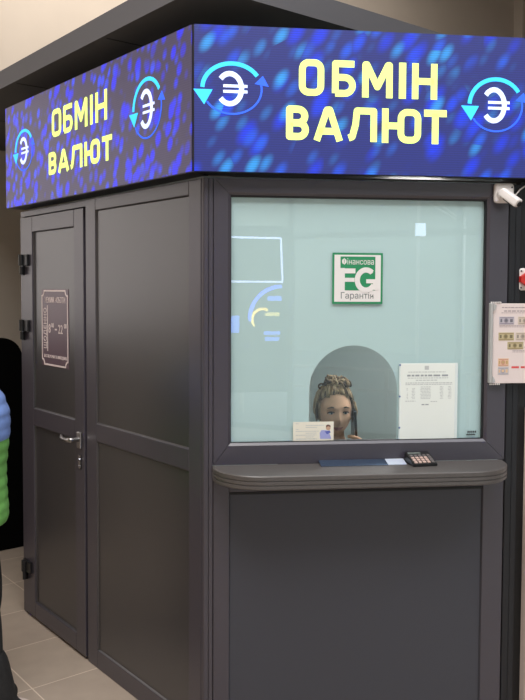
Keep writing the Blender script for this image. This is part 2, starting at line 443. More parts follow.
# shelf: rounded outline swept with a grooved edge
def shelf():
    u0, u1, p, r = .03, 1.074, .182, .17
    def outline(ins):
        pts = [(u0+ins, .0), (u0+ins, -(p-r)*.5)]
        for k in range(13):
            a = PI + (PI/2)*k/12; pts.append((u0+r+(r-ins)*math.cos(a), -(p-r)+(r-ins)*math.sin(a)))
        for k in range(13):
            a = 1.5*PI + (PI/2)*k/12; pts.append((u1-r+(r-ins)*math.cos(a), -(p-r)+(r-ins)*math.sin(a)))
        pts += [(u1-ins, -(p-r)*.5), (u1-ins, 0)]
        return pts
    z0, z1 = .966, 1.0125
    pr = [(.003, z0), (0, z0+.003), (0, z0+.012), (.003, z0+.0135), (.003, z0+.0155), (0, z0+.017), (0, z0+.026), (.003, z0+.0275), (.003, z0+.0295), (0, z0+.031), (0, z1-.003), (.003, z1)]
    mb = MB(); mb.loft([[(x, y, z) for x, y in outline(i)] for i, z in pr])
    for f in mb.bm.faces: f.smooth = False
    return mb
bpart(shelf(), 'counter_shelf', SHELFM, FR, label='round-cornered grey counter shelf with a grooved edge')
# inside and the rest of the carcass
IN = mat('booth_inside', (192, 202, 202), .8)
m = MB()
pA = FR.w(1.135, .07, 0)
m.box(.05, 1.95, 1.55, 1.6, 0, 2.0); m.box(1.9, 1.95, -.3, 1.55, 0, 2.0)
q = [(pA.x, pA.y), (1.95, -.42), (1.95, -.3), (pA.x+.01, pA.y+.06)]
m.prism(q, 0, 2.0, axis='z')
bpart(m, 'rear_wall', IN, WO)
m = MB(); m.prism([fp(.0, .05), fp(1.13, .07), (1.95, -.35), (1.95, 1.6), (.05, 1.6)], 2.0, 2.012, axis='z')
bpart(m, 'roof', IN, WO)
m = MB(); m.box(-1.6, -.02, .05, .055, 0, 2.0); bpart(m, 'inner_lining', IN, SD)

# ---------------------------------------------------------------- LED signs
LEDF = led_mat('led_front', (30, 30, 34), (33, 46, 132), (14, 58, 242), (50, 170, 252), .95, 1.0, math.radians(35), .5)
LEDS = led_mat('led_side', (54, 51, 56), (58, 50, 80), (24, 28, 240), (36, 70, 250), .82, 1.05, math.radians(22), .65, 1.25, .25)  # room glare and angled view put into a greyer face and background
LTEXT = mat('led_text', (218, 240, 124), .6, emit=.95)
LEURO = mat('led_euro', (200, 214, 248), .6, emit=.9)
LARROW = mat('led_arrow', (52, 190, 240), .6, emit=.9)
LRING = mat('led_ring', (40, 90, 225), .6, emit=.85)
def arc(cx, cz, rx, rz, a0, a1, n=8): return [(cx+rx*math.cos(math.radians(a0+(a1-a0)*k/n)), cz+rz*math.sin(math.radians(a0+(a1-a0)*k/n))) for k in range(n+1)]
def rrect(x0, x1, z0, z1, r):
    r = min(r, (x1-x0)/2, (z1-z0)/2)
    return arc(x1-r, z1-r, r, r, 0, 90, 5) + arc(x0+r, z1-r, r, r, 90, 180, 5) + arc(x0+r, z0+r, r, r, 180, 270, 5) + arc(x1-r, z0+r, r, r, 270, 360, 5)
def letter(mb, ch, x0, x1, z0, z1, w, y0, y1):
    h = w/2; a, b, c, d = x0+h, x1-h, z0+h, z1-h; mid = (c+d)/2; r = w*.95
    S = lambda p, cl=False: mb.stroke(p, w, y0, y1, cl)
    if ch == 'О': S(rrect(a, b, c, d, r), True)
    elif ch == 'Б':
        S([(b+h*.5, d), (a, d), (a, c)]); rr = (mid+h*.35-c)/2
        S([(a, mid+h*.35)] + arc(b-rr, c+rr, rr, rr, 90, -90, 8) + [(a, c)])
    elif ch == 'М':
        S([(a, z0), (a, d)] + [(a+.06*(b-a), d), ((a+b)/2, z0+.30*(z1-z0)), (b-.06*(b-a), d)] + [(b, d), (b, z0)])
    elif ch == 'І': S([((x0+x1)/2, z0), ((x0+x1)/2, z1)])
    elif ch == 'Н': S([(a, z0), (a, z1)]); S([(b, z0), (b, z1)]); S([(a, mid), (b, mid)])
    elif ch == 'В':
        rr = (d-mid)/2
        S([(a, mid)] + [(a, d)] + arc(b-rr-h*.2, mid+rr, rr, rr, 90, -90, 8) + [(a, mid)])
        rr = (mid-c)/2
        S([(a, mid)] + arc(b-rr, c+rr, rr, rr, 90, -90, 8) + [(a, c), (a, mid)])
    elif ch == 'А':
        t = (x0+x1)/2; S([(a-h*.3, z0), (t-w*.22, d), (t+w*.22, d), (b+h*.3, z0)]); S([(a+h*.4, z0+.28*(z1-z0)), (b-h*.4, z0+.28*(z1-z0))])
    elif ch == 'Л':
        S([(x0, c)] + [(a+h*.1, c+h*.4), (a+w*.55, mid), (a+w*.75, d), (b, d), (b, z0)])
    elif ch == 'Ю':
        S([(a, z0), (a, z1)]); S([(a, mid), (x0+(x1-x0)*.42, mid)]); S(rrect(x0+(x1-x0)*.40+h, b, c, d, r), True)
    elif ch == 'Т': S([(x0, d), (x1, d)]); S([((x0+x1)/2, z0), ((x0+x1)/2, d)])
def led_sign(name, label, frame, xa, xb, words, icons, smat, oy):
    t = Thing(name, label, 'led sign', frame, ((xa+xb)/2, -oy, 2.015))
    yh = .003-oy; q = [(xa+.001, yh), (xb, yh), (xb, .04), (.024, .04)] if frame is FR else [(xa, yh), (xb-.001, yh), (-.030, .04), (xa, .04)]
    m = MB(); m.prism(q, 2.013, 2.495, axis='z')
    t.part(m, 'housing', BLACKP)
    m = MB(); n = 4
    m.box(xa+(.004 if frame is FR else .0005), xb-(.009 if frame is SD else .0005), -oy, .003-oy, 2.0155, 2.4965)
    scr = t.part(m, 'screen', smat)
    Y = (-.0010-oy, -oy)
    m = MB()
    for row in words:
        for ch, x0, x1, z0, z1, w in row: letter(m, ch, x0, x1, z0, z1, w, *Y)
    t.part(m, 'lettering', LTEXT, scr)
    for cx, cz, rx, rz in icons:
        m = MB(); w = .017
        # mirrored euro sign: bowl open to the left with two short bars
        e = rz*.62
        m.stroke(arc(cx-rx*.08, cz, rx*.40, rz*.60, 140, -140, 18), .017, *Y)
        m.stroke([(cx-rx*.30, cz+rz*.11), (cx+rx*.52, cz+rz*.11)], 0.0095, *Y); m.stroke([(cx-rx*.30, cz-rz*.11), (cx+rx*.52, cz-rz*.11)], .0095, *Y)
        t.part(m, 'euro_symbol', LEURO, scr)
        m = MB(); m.stroke(arc(cx, cz, rx, rz, 32, 178, 20), .014, *Y)
        ax, az = cx-rx, cz-.004
        m.prism([(ax-.030, az), (ax+.034, az), (ax+.006, az-.050)], *Y)
        t.part(m, 'arrow', LARROW, scr)
        m = MB(); m.stroke(arc(cx, cz, rx, rz, 212, 372, 20), .0065, *Y)
        m.prism([(cx+rx-.024, cz+.018), (cx+rx+.024, cz+.010), (cx+rx+.004, cz+.046)], *Y)
        t.part(m, 'ring', LRING, scr)
    return t
Wf = .0225
fr1 = [('О', .317, .403, 2.2785, 2.396, Wf), ('Б', .430, .512, 2.2755, 2.396, Wf), ('М', .534, .640, 2.273, 2.3955, Wf), ('І', .662, .687, 2.270, 2.3945, .0245), ('Н', .708, .797, 2.264, 2.3935, Wf)]
fr2 = [('В', .274, .352, 2.1255, 2.240, .0235), ('А', .371, .466, 2.1255, 2.240, .0225), ('Л', .489, .587, 2.1255, 2.240, Wf), ('Ю', .6045, .742, 2.1235, 2.240, Wf), ('Т', .752, .832, 2.1235, 2.240, .0235)]
fr1 = [(c, a, b, 2.2745, 2.3955, w) for c, a, b, _, _, w in fr1]
led_sign('led_sign', 'blue lit exchange sign with yellow lettering above the cashier window', FR, -.0378, 1.30, [fr1, fr2], [(.092, 2.289, .099, .083), (1.008, 2.262, .095, .089)], LEDF, .05)
sv = lambda x: 2.2917-(2.2917-x)*.9944           # the side screen stands a little further out than the front one
sh = lambda z: 1.62+(z-1.62)*.9944
def side_row(chars, v0, v1, z0, z1):
    tot = sum(w for _, w in chars) + .20*(len(chars)-1); k = (v0-v1)/tot; x = -v0; out = []
    for c, w in chars:
        out.append((c, sv(x), sv(x+w*k), sh(z0), sh(z1), .021)); x += (w+.20)*k
    return out
s1 = side_row([('О', .82), ('Б', .78), ('М', 1.0), ('І', .23), ('Н', .85)], 1.100, .592, 2.284, 2.403)
s2 = side_row([('В', .76), ('А', 1.0), ('Л', 1.05), ('Ю', 1.3), ('Т', .78)], 1.136, .553, 2.124, 2.222)
led_sign('led_sign', 'blue lit exchange sign with yellow lettering above the grey door', SD, -1.617, .0215, [s1, s2], [(sv(-1.413), sh(2.270), .10, .092), (sv(-.288), sh(2.274), .098, .105)], LEDS, .0586)

# ---------------------------------------------------------------- things on the window and the shelf
yg = .0195
t = Thing('sticker', 'square white and green financial guarantee sticker with big letters on the window glass', 'sticker', FR, (.535, yg, 1.5725))
m = MB(); m.box(.445, .6255, yg-.0006, yg, 1.5725, 1.7515); t.part(m, 'border', GREEN)
m = MB(); m.box(.452, .6185, yg-.001, yg-.0006, 1.580, 1.7445); t.part(m, 'white_field', mat('sticker_white', (232, 228, 226), .5))
m = MB(); ya, yb = yg-.0014, yg-.001
m.box(.4735, .5985, ya, yb, 1.6985, 1.7385)
m.box(.4895, .5985, ya, yb, 1.620, 1.6985)
t.part(m, 'green_block', GREEN)
WHS = mat('sticker_white', (232, 228, 226))
m = MB(); yc, yd = yg-.0019, yg-.0014
m.text('Фінансова', .536, 1.7195, .029, yc, yd, sx=.80)
m.box(.4895, .527, yc, yd, 1.6795, 1.697); m.box(.4895, .524, yc, yd, 1.650, 1.664)
m.stroke(arc(.5655, 1.6565, .0315, .0355, 48, 330, 24), .0185, yc, yd)
m.box(.566, .6055, yc-.0004, yd, 1.645, 1.6595); m.box(.590, .6065, yc-.0006, yd, 1.622, 1.658)
t.part(m, 'lettering', WHS)
m = MB(); m.text('Гарантія', .534, 1.6005, .031, yg-.0015, yg-.001, sx=.95)
t.part(m, 'grey_lettering', mat('sticker_grey', (110, 120, 118), .6))

t.o.location += FD*.006
def words(mb, x0, x1, z, h, y0, y1, seed, frac=.85, mi=0):
    r = random.Random(seed); x = x0
    while x < x1:
        w = min(r.uniform(1.5, 5)*h, x1-x)
        if w > h*.6: mb.box(x, x+w*frac, y0, y1, z-h/2, z+h/2, mi=mi)
        x += w + h*.3
t = Thing('information_sheet', 'white printed information sheet in a clear sleeve at the right of the window', 'notice', FR, (.793, yg, 1.089))
m = MB(); m.box(.694, .8945, yg-.0012, yg-.0004, 1.089, 1.3605); t.part(m, 'paper', PAPER)
m = MB(); m.box(.689, .905, yg-.0004, yg, 1.089, 1.362); t.part(m, 'sleeve', mat('clear_sleeve', (222, 232, 230), .25))
m = MB(); a, b = yg-.0016, yg-.0012
m.box(.782, .797, a, b, 1.338, 1.352); words(m, .722, .86, 1.330, .0028, a, b, 3)
words(m, .75, .83, 1.3005, .003, a, b, 5); words(m, .70+.02, .87, 1.3085, .0026, a, b, 6)
words(m, .712, .885, 1.291, .003, a, b, 7); words(m, .712, .885, 1.2855, .0028, a, b, 8)
for k in range(9):
    z = 1.2765-k*.0052
    for (p, q) in ((.716, .722), (.734, .748), (.766, .806), (.838, .852), (.866, .882)):
        if p > .76 or k != 0: words(m, p+random.uniform(0, .006), q, z, .0022, a, b, 20+k)
words(m, .712, .75, 1.226, .0026, a, b, 9); words(m, .805, .83, 1.224, .0026, a, b, 10)
t.part(m, 'print', mat('pale_print', (190, 195, 194), .8))
m = MB(); words(m, .718, .872, 1.3175, .0062, a-.0001, b, 4); words(m, .772, .80, 1.213, .004, a, b, 12)
t.part(m, 'heading', mat('grey_print', (158, 164, 166), .8))
for z in (1.3555, 1.243, 1.131):
    m = MB(); m.cyl((.6915, z), .0035, yg-.002, yg-.0004, 10); t.part(m, 'sleeve_clip', mat('blue_dot', (92, 120, 165), .5))
t.o.location += FD*.007
t = Thing('small_notice', 'small cream notice with a blue seated figure standing at the arch on the sill', 'notice', FR, (.388, yg, 1.089))
m = MB(); m.box(.315, .460, yg-.0012, yg-.0002, 1.089, 1.157); t.part(m, 'paper', mat('cream_paper', (232, 228, 212), .6))
m = MB(); a, b = yg-.0016, yg-.0012
for k, (p, q) in enumerate(((.325, .335), (.36, .425), (.36, .40), (.325, .335), (.325, .41), (.36, .40), (.325, .40), (.36, .39), (.325, .40))):
    words(m, p, q, 1.151-k*.0068, .0022, a, b, 40+k)
t.part(m, 'print', mat('pale_print', (190, 195, 194)))
m = MB()
m.prism([(.412, 1.096), (.452, 1.096), (.448, 1.108), (.440, 1.124), (.432, 1.127), (.416, 1.127), (.410, 1.117)], a, b)
m.prism([(.428, 1.122), (.446, 1.126), (.449, 1.118), (.436, 1.112)], a-.0003, a, mi=1)
m.cyl((.4405, 1.1345), .0085, a, b, 14, mi=2); m.prism([(.432, 1.136), (.433, 1.144), (.440, 1.147), (.448, 1.144), (.449, 1.137), (.440, 1.141)], a-.0003, a, mi=3)
t.part(m, 'drawn_figure', [mat('lilac_ink', (160, 165, 215), .8), mat('blue_ink', (95, 105, 180), .8), mat('tan_ink', (200, 165, 140), .8), mat('brown_ink', (110, 80, 70), .8)])

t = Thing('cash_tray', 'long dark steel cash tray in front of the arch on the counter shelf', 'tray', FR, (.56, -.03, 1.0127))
def slab(mb, x0, x1, ya, za, yb, zb, th):
    mb.loft([[(x0, ya, za), (x1, ya, za), (x1, yb, zb), (x0, yb, zb)], [(x0, ya, za+th), (x1, ya, za+th), (x1, yb, zb+th), (x0, yb, zb+th)]])
    for f in mb.bm.faces: f.smooth = False
m = MB(); slab(m, .402, .640, -.052, 1.0128, -.003, 1.0225, .0022); m.box(.402, .64, -.054, -.051, 1.0127, 1.0165, .0008)
t.part(m, 'dish', mat('dark_tray_steel', (84, 102, 128), .22, metal=.7))
m = MB(); slab(m, .640, .707, -.050, 1.0130, -.003, 1.0228, .002); t.part(m, 'glint', mat('pale_reflection', (206, 216, 232), .35, metal=.3), label='bright tray end, painted flap')  # bright reflection at the tray's end put into a pale colour

t = Thing('calculator', 'small black desk calculator tilted on the right of the counter shelf', 'calculator', FR, (.77, -.05, 1.0126))
R = Matrix.Rotation(math.radians(7), 3, 'Z')
def cp(p): q = R @ Vector((p[0]*.86, p[1]*.93, p[2])); return (q.x+.7585, q.y-.047, q.z+1.0127)
def wedge(mb, x0, x1, y0, y1, lift, th, mi=0):
    sl = lambda y: .009+(y+.043)*.325
    P = [(x0, y0, sl(y0)+lift), (x1, y0, sl(y0)+lift), (x1, y1, sl(y1)+lift), (x0, y1, sl(y1)+lift)]
    Q = [(p[0], p[1], p[2]-th) for p in P]
    A = [mb.bm.verts.new(cp(p)) for p in P]; B = [mb.bm.verts.new(cp(p)) for p in Q]
    fs = [mb.bm.faces.new(A), mb.bm.faces.new(B[::-1])] + [mb.bm.faces.new((A[i], B[i], B[(i+1) % 4], A[(i+1) % 4])) for i in range(4)]
    for f in fs: f.material_index = mi
m = MB()
P = [(-.052, -.043, .0), (.052, -.043, 0), (.052, .043, 0), (-.052, .043, 0)]
Q = [(-.052, -.043, .009), (.052, -.043, .009), (.052, .043, .037), (-.052, .043, .037)]
A = [m.bm.verts.new(cp(p)) for p in P]; B = [m.bm.verts.new(cp(p)) for p in Q]
m.bm.faces.new(A[::-1]); m.bm.faces.new(B)
for i in range(4): m.bm.faces.new((A[i], A[(i+1) % 4], B[(i+1) % 4], B[i]))
bmesh.ops.bevel(m.bm, geom=m.bm.edges[:], offset=.002, segments=2, affect='EDGES')
t.part(m, 'body', mat('calculator_black', (16, 15, 16), .35))
m = MB(); wedge(m, -.043, .012, .026, .037, .0012, .002); t.part(m, 'display', mat('lcd_grey', (92, 98, 94), .2))
KEY = [mat('key_reflection', (188, 160, 150), .4), mat('key_grey', (96, 90, 90), .4)]  # pink on most keys is a reflection put into their colour
for c in range(5):
    for r_ in range(4):
        m = MB(); x = -.043+c*.0185; y = -.036+r_*.0145
        wedge(m, x, x+.0125, y, y+.0095, .0026, .0035)
        t.part(m, 'key', KEY[0] if c < 4 and r_ < 3 else KEY[1])

# ---------------------------------------------------------------- security camera on the booth's corner
t = Thing('security_camera', 'white security camera on a square base beside the window top', 'camera', FR, (1.06, 0, 1.965))
m = MB(); m.box(1.0225, 1.0945, -.022, 0, 1.930, 2.0005, .014, seg=4); t.part(m, 'base', WHITEP, smooth=True)
m = MB(); m.cyl((1.046, 1.960), .018, -.034, -.02, 20); m.ell((1.046, -.040, 1.960), (.0175, .0175, .0175)); t.part(m, 'joint', WHITEP)
pa, pb = Vector((1.040, -.040, 1.968)), Vector((1.0800, -.090, 1.920))
ax = (pb-pa).normalized(); Rc = ax.to_track_quat('X', 'Z').to_matrix(); cb = (pa+pb)/2; Lc = (pb-pa).length/2
m = MB(); m.box(cb.x-Lc, cb.x+Lc, cb.y-.016, cb.y+.016, cb.z-.0155, cb.z+.0155, .006, rot=Rc, seg=3)
t.part(m, 'body', WHITEP, smooth=True)
m = MB(); m.tube([pb-ax*.002, pb+ax*.004], .0095, 18); t.part(m, 'lens', BLACKP)
uz = Rc @ Vector((0, 0, 1)); c2 = cb + ax*.006 - uz*.0135
m = MB(); m.box(c2.x-.024, c2.x+.024, c2.y-.011, c2.y+.011, c2.z-.005, c2.z+.005, .003, rot=Rc); t.part(m, 'underside', BLACKP)
m = MB(); m.tube([(1.094, -.012, 1.958), (1.104, -.012, 1.962), (1.118, -.01, 1.978), (1.135, -.006, 1.990), (1.17, -.003, 2.002), (1.2, 0, 2.008)], .0028, 8)
t.part(m, 'cable', WHITEP)
m = MB(); m.cyl((1.084, 1.985), .003, -.0235, -.0215, 10); t.part(m, 'screw', BLACKP)

# ---------------------------------------------------------------- hinged banknote display
t = Thing('banknote_display', 'wall display of banknote pictures on pinkish sheets beside the window', 'display board', FR, (1.20, 0, 1.289))
yb = -.012
m = MB(); m.box(1.026, 1.40, yb-.004, yb, 1.291, 1.576, .001); t.part(m, 'sheet', mat('pinkish_sheet', (226, 212, 208), .45))
m = MB(); m.box(1.0145, 1.0245, yb-.010, 0, 1.291, 1.577, .003)
m.prism([(1.0245, 1.575), (1.036, 1.570), (1.030, 1.553), (1.0245, 1.548)], yb-.010, yb-.004)
m.prism([(1.0245, 1.293), (1.036, 1.297), (1.030, 1.312), (1.0245, 1.317)], yb-.010, yb-.004)
t.part(m, 'binder_bar', mat('grey_binder', (176, 176, 174), .4))
for z in (1.579, 1.2875):
    m = MB()
    for k in range(6): m.ell((1.0185+k*.0068, yb-.004, z), (.0024, .004, .0032), u=8, v=6)
    t.part(m, 'ring_binding', WHITEP)
yf = yb-.004
m = MB(); words(m, 1.058, 1.18, 1.5615, .0035, yf-.0005, yf, 60); words(m, 1.066, 1.20, 1.549, .004, yf-.0005, yf, 61); words(m, 1.056, 1.2, 1.5425, .002, yf-.0005, yf, 62)
words(m, 1.05, 1.2, 1.497, .002, yf-.0005, yf, 63); words(m, 1.05, 1.2, 1.4925, .002, yf-.0005, yf, 64); words(m, 1.085, 1.2, 1.42, .002, yf-.0005, yf, 65)
words(m, 1.10, 1.24, 1.408, .002, yf-.0005, yf, 66); words(m, 1.10, 1.24, 1.403, .002, yf-.0005, yf, 67)
t.part(m, 'print', mat('mauve_print', (165, 150, 152), .7))
m = MB()
words(m, 1.097, 1.2, 1.348, .007, yf-.0005, yf, 70); t.part(m, 'red_print', mat('red_print', (215, 80, 80), .7))
def note(x, z, w, h, c1, c2, c3):
    mb = MB(); mb.box(x, x+w, yf-.0008, yf, z, z+h); a, b = yf-.0012, yf-.0008
    mb.box(x+.003, x+w-.003, a, b, z+h*.80, z+h*.92, mi=1); mb.box(x+.003, x+w-.003, a, b, z+h*.08, z+h*.2, mi=1)
    mb.cyl((x+w*.46, z+h*.5), h*.30, a, b, 14, mi=1); mb.cyl((x+w*.46, z+h*.52), h*.18, a-.0003, a, 12, mi=2)
    mb.box(x+w*.08, x+w*.2, a, b, z+h*.3, z+h*.7, mi=2); mb.box(x+w*.72, x+w*.9, a, b, z+h*.3, z+h*.7, mi=2)
    t.part(mb, 'banknote_picture', [mat('note%s' % (c1,), c1, .7), mat('noteb%s' % (c2,), c2, .7), mat('notec%s' % (c3,), c3, .7)])
V = ((188, 182, 190), (150, 142, 152), (112, 110, 120)); O = ((192, 178, 142), (158, 142, 104), (122, 112, 84)); K = ((210, 196, 180), (180, 165, 150), (150, 140, 130))
note(1.048, 1.5005, .056, .0285, *V); note(1.118, 1.5005, .056, .0285, *K)
note(1.0465, 1.444, .058, .0285, *O); note(1.110, 1.444, .058, .0285, *K); note(1.080, 1.4125, .060, .0265, *O)
note(1.0465, 1.352, .040, .028, (222, 190, 160), (200, 150, 130), (190, 160, 110)); note(1.0465, 1.321, .040, .028, (196, 190, 192), (170, 165, 172), (222, 190, 150))
# ---------------------------------------------------------------- red call point
t = Thing('fire_call_point', 'red fire call button on a white plate on the black wall', 'alarm button', FR, (1.166, .02, 1.625))
m = MB(); m.box(1.126, 1.206, .002, .02, 1.622, 1.702, .008, seg=3); t.part(m, 'plate', WHITEP)
m = MB(); m.prism([(1.166+.041*math.cos(k*PI/4+PI/8), 1.662+.026*math.sin(k*PI/4+PI/8)) for k in range(8)], -.016, .004); t.part(m, 'button', mat('alarm_red', (200, 45, 40), .4), label='red button')
for z in (1.692, 1.632):
    m = MB(); m.cyl((1.135, z), .003, -.0005, .003, 8); t.part(m, 'screw', DINK)

# ---------------------------------------------------------------- opening hours plate on the door
t = Thing('opening_hours_plate', 'plum opening hours plate with white border on the grey door', 'sign', SD, (-1.21, .0075, 1.26))
xa, xb, za, zb = -1.357, -1.067, 1.2605, 1.620; yp = .0085
m = MB(); m.box(xa, xb, yp-.003, .0075, za, zb, .001); t.part(m, 'plate', mat('plum_plate', (92, 72, 84), .35))
PW = mat('plate_white', (222, 206, 204), .5)
m = MB(); i = .0075; r = .024; ya, yb_ = yp-.0042, yp-.003
def notched(i, r):
    x0, x1, z0, z1 = xa+i, xb-i, za+i, zb-i
    return arc(x1, z1, r, r, 270, 180, 6) + arc(x0, z1, r, r, 360, 270, 6) + arc(x0, z0, r, r, 90, 0, 6) + arc(x1, z0, r, r, 180, 90, 6)
m.stroke(notched(i, r), .0075, ya, yb_, True)
t.part(m, 'border', PW)
cx = (xa+xb)/2
m = MB(); m.text('РЕЖИМ РОБОТИ', cx+.005, zb-.052, .036, ya, yb_, sx=.74, bold=.0012); t.part(m, 'heading', PW)
m = MB(); m.text('ЩОДЕННО', xa+.043, (za+zb)/2-.003, .042, ya, yb_, sx=.86, bold=.0012, rot=PI/2); m.box(xa+.064, xa+.070, ya, yb_, za+.07, zb-.075); t.part(m, 'weekday_lettering', PW)
m = MB()
zc = 1.435
m.text('8', cx-.055, zc, .058, ya, yb_, bold=.0015, sx=.85); m.text('00', cx-.022, zc+.017, .030, ya, yb_, bold=.0012, sx=.9); m.box(cx+.003, cx+.024, ya, yb_, zc-.004, zc+.003)
m.text('22', cx+.062, zc, .058, ya, yb_, bold=.0015, sx=.85); m.text('00', cx+.113, zc+.017, .030, ya, yb_, bold=.0012, sx=.9)
t.part(m, 'hours', PW)
m = MB(); m.text('БЕЗ ПЕРЕРВИ ТА ВИХІДНИХ', cx+.005, za+.046, .019, ya, yb_, sx=.92, bold=.0008); t.part(m, 'footer', PW)

# ---------------------------------------------------------------- black rounded partition at the far left
m = MB()
x1_ = .405; x0_ = -.85
pts = [(x0_, .0), (x1_, .0), (x1_, 1.20)] + arc(x1_-.13, 1.19, .13, .13, 0, 90, 10)[1:] + arc(x0_+.13, 1.19, .13, .13, 90, 180, 10) + [(x0_, 1.19)]
m.prism(pts, 2.573, 2.64)
bmesh.ops.bevel(m.bm, geom=[e for e in m.bm.edges if abs(e.verts[0].co.y-e.verts[1].co.y) < 1e-5], offset=.006, segments=2, affect='EDGES')
single(m, 'partition_screen', mat('black_felt', (5, 5, 5), .9, spec=.05), 'black freestanding partition with rounded top corner against the olive wall', 'partition', WO, (-.22, 2.6, 0))

# ---------------------------------------------------------------- people
def skin_mesh(verts, edges, root=0, sub=2):
    """verts: (x,y,z,r) or (x,y,z,rx,ry)"""
    me = bpy.data.meshes.new('sk'); me.from_pydata([v[:3] for v in verts], edges, [])
    o = bpy.data.objects.new('sk', me); COL.objects.link(o)
    md = o.modifiers.new('s', 'SKIN'); md.use_smooth_shade = True; md.branch_smoothing = .4
    sv = me.skin_vertices[0].data if me.skin_vertices else None
    for i, v in enumerate(verts):
        r = v[3:]; sv[i].radius = (r[0], r[-1]); sv[i].use_root = (i == root)
    s = o.modifiers.new('ss', 'SUBSURF'); s.levels = sub; s.render_levels = sub
    bpy.context.view_layer.update()
    out = bpy.data.meshes.new_from_object(o.evaluated_get(bpy.context.evaluated_depsgraph_get()))
    bpy.data.objects.remove(o); bpy.data.meshes.remove(me)
    return out
def remesh(bm, vox, smooth=2):
    me = bpy.data.meshes.new('rm'); bm.to_mesh(me); bm.free()
    o = bpy.data.objects.new('rm', me); COL.objects.link(o)
    r = o.modifiers.new('r', 'REMESH'); r.mode = 'VOXEL'; r.voxel_size = vox; r.use_smooth_shade = True
    s = o.modifiers.new('s', 'SMOOTH'); s.iterations = smooth; s.factor = .5
    bpy.context.view_layer.update()
    out = bpy.data.meshes.new_from_object(o.evaluated_get(bpy.context.evaluated_depsgraph_get()))
    bpy.data.objects.remove(o); bpy.data.meshes.remove(me)
    b = bmesh.new(); b.from_mesh(out); bpy.data.meshes.remove(out)
    for f in b.faces: f.smooth = True
    return b
def head_bm(c, s=1.0):
    """a head facing -y, eyes at c"""
    bm = bmesh.new(); bmesh.ops.create_uvsphere(bm, u_segments=64, v_segments=48, radius=1)
    g = lambda d, w: math.exp(-(d/w)**2)
    for v in bm.verts:
        x, y, z = v.co
        X, Y, Z = x*.074, y*.094, z*.116
        if Z < 0:                                            # jaw narrows, chin forward
            k = min(1, -Z/.116); X *= 1-.30*k*k; Y = Y*(1-.22*k*k) - .008*k
            if Y > 0: Y *= 1-.35*k
        if Y < -.02:
            fy = -1
            Y -= .020*g(X, .012)*g(Z+.034, .018) + .012*g(X, .009)*g(Z+.010, .025)      # nose
            Y += .012*(g(X-.031, .017)+g(X+.031, .017))*g(Z-.002, .013)                # sockets
            Y -= .005*(g(X-.03, .024)+g(X+.03, .024))*g(Z-.024, .010)                  # brow
            Y -= .005*(g(X-.042, .018)+g(X+.042, .018))*g(Z+.030, .018)                # cheeks
            Y -= .007*g(X, .022)*(g(Z+.064, .006)+.9*g(Z+.075, .007)) - .004*g(X, .026)*g(Z+.0695, .003)  # lips
            Y -= .007*g(X, .018)*g(Z+.100, .014)                                       # chin
        v.co = Vector((X, Y, Z))*s + Vector(c)
    def ear(sx):
        q = bmesh.ops.create_uvsphere(bm, u_segments=14, v_segments=10, radius=1)
        for v in q['verts']:
            p = v.co.copy(); v.co = Vector((sx*(.073+.010*p.x*1.0+.006*abs(p.z)), .012+.018*p.y, -.012+.032*p.z))*s + Vector(c)
    ear(1); ear(-1)
    return bm
def hand(verts, edges, wi, w, dirv, palm_n, side, curl=.5, s=1.0):
    """five fingers from wrist vertex wi; dirv towards the knuckles, palm_n out of the palm, side = thumb side"""
    d = Vector(dirv).normalized(); n = Vector(palm_n).normalized(); sd = Vector(side).normalized()
    w = Vector(w)
    def add(p, r): verts.append((p.x, p.y, p.z, r)); return len(verts)-1
    pc = add(w+d*.035*s, .026*s); edges.append((wi, pc))
    for k, (off, L) in enumerate(((.030, .070), (.010, .080), (-.010, .074), (-.030, .058))):
        kn = add(w+d*.080*s+sd*off*s, .0105*s); edges.append((pc, kn)); p = w+d*.080*s+sd*off*s; prev = kn; a = .25*curl
        for seg, fr, r in ((0, .45, .009), (1, .30, .0082), (2, .25, .007)):
            a += curl*.9; p = p + (d*math.cos(a)+n*math.sin(a))*L*fr*s
            q = add(p, r*s); edges.append((prev, q)); prev = q
    p = w+d*.025*s+sd*.026*s; prev = pc
    for st, r in ((d*.02+sd*.018, .0115), (d*.028+sd*.010+n*.010, .0100), (d*.024+n*.012, .0085)):
        p = p+st*s; q = add(p, r*s); edges.append((prev, q)); prev = q
def to_bm(me, bm=None):
    bm = bm or bmesh.new(); bm.from_mesh(me); bpy.data.meshes.remove(me); return bm
class P(MB):
    def __init__(s, bm): s.bm = bm
def finish(bm, name, mats, parent):
    me = bpy.data.meshes.new(name); bm.to_mesh(me); bm.free()
    for m_ in mats: me.materials.append(m_)
    o = bpy.data.objects.new(name, me); COL.objects.link(o); o.parent = parent; return o
SKIN = mat('skin', (226, 174, 142), .6, noise=.06, nscale=40)
LIP = mat('lips', (170, 100, 96), .5)
EYEW = mat('eye_white', (225, 222, 218), .2); IRIS = mat('iris', (70, 82, 88), .2)

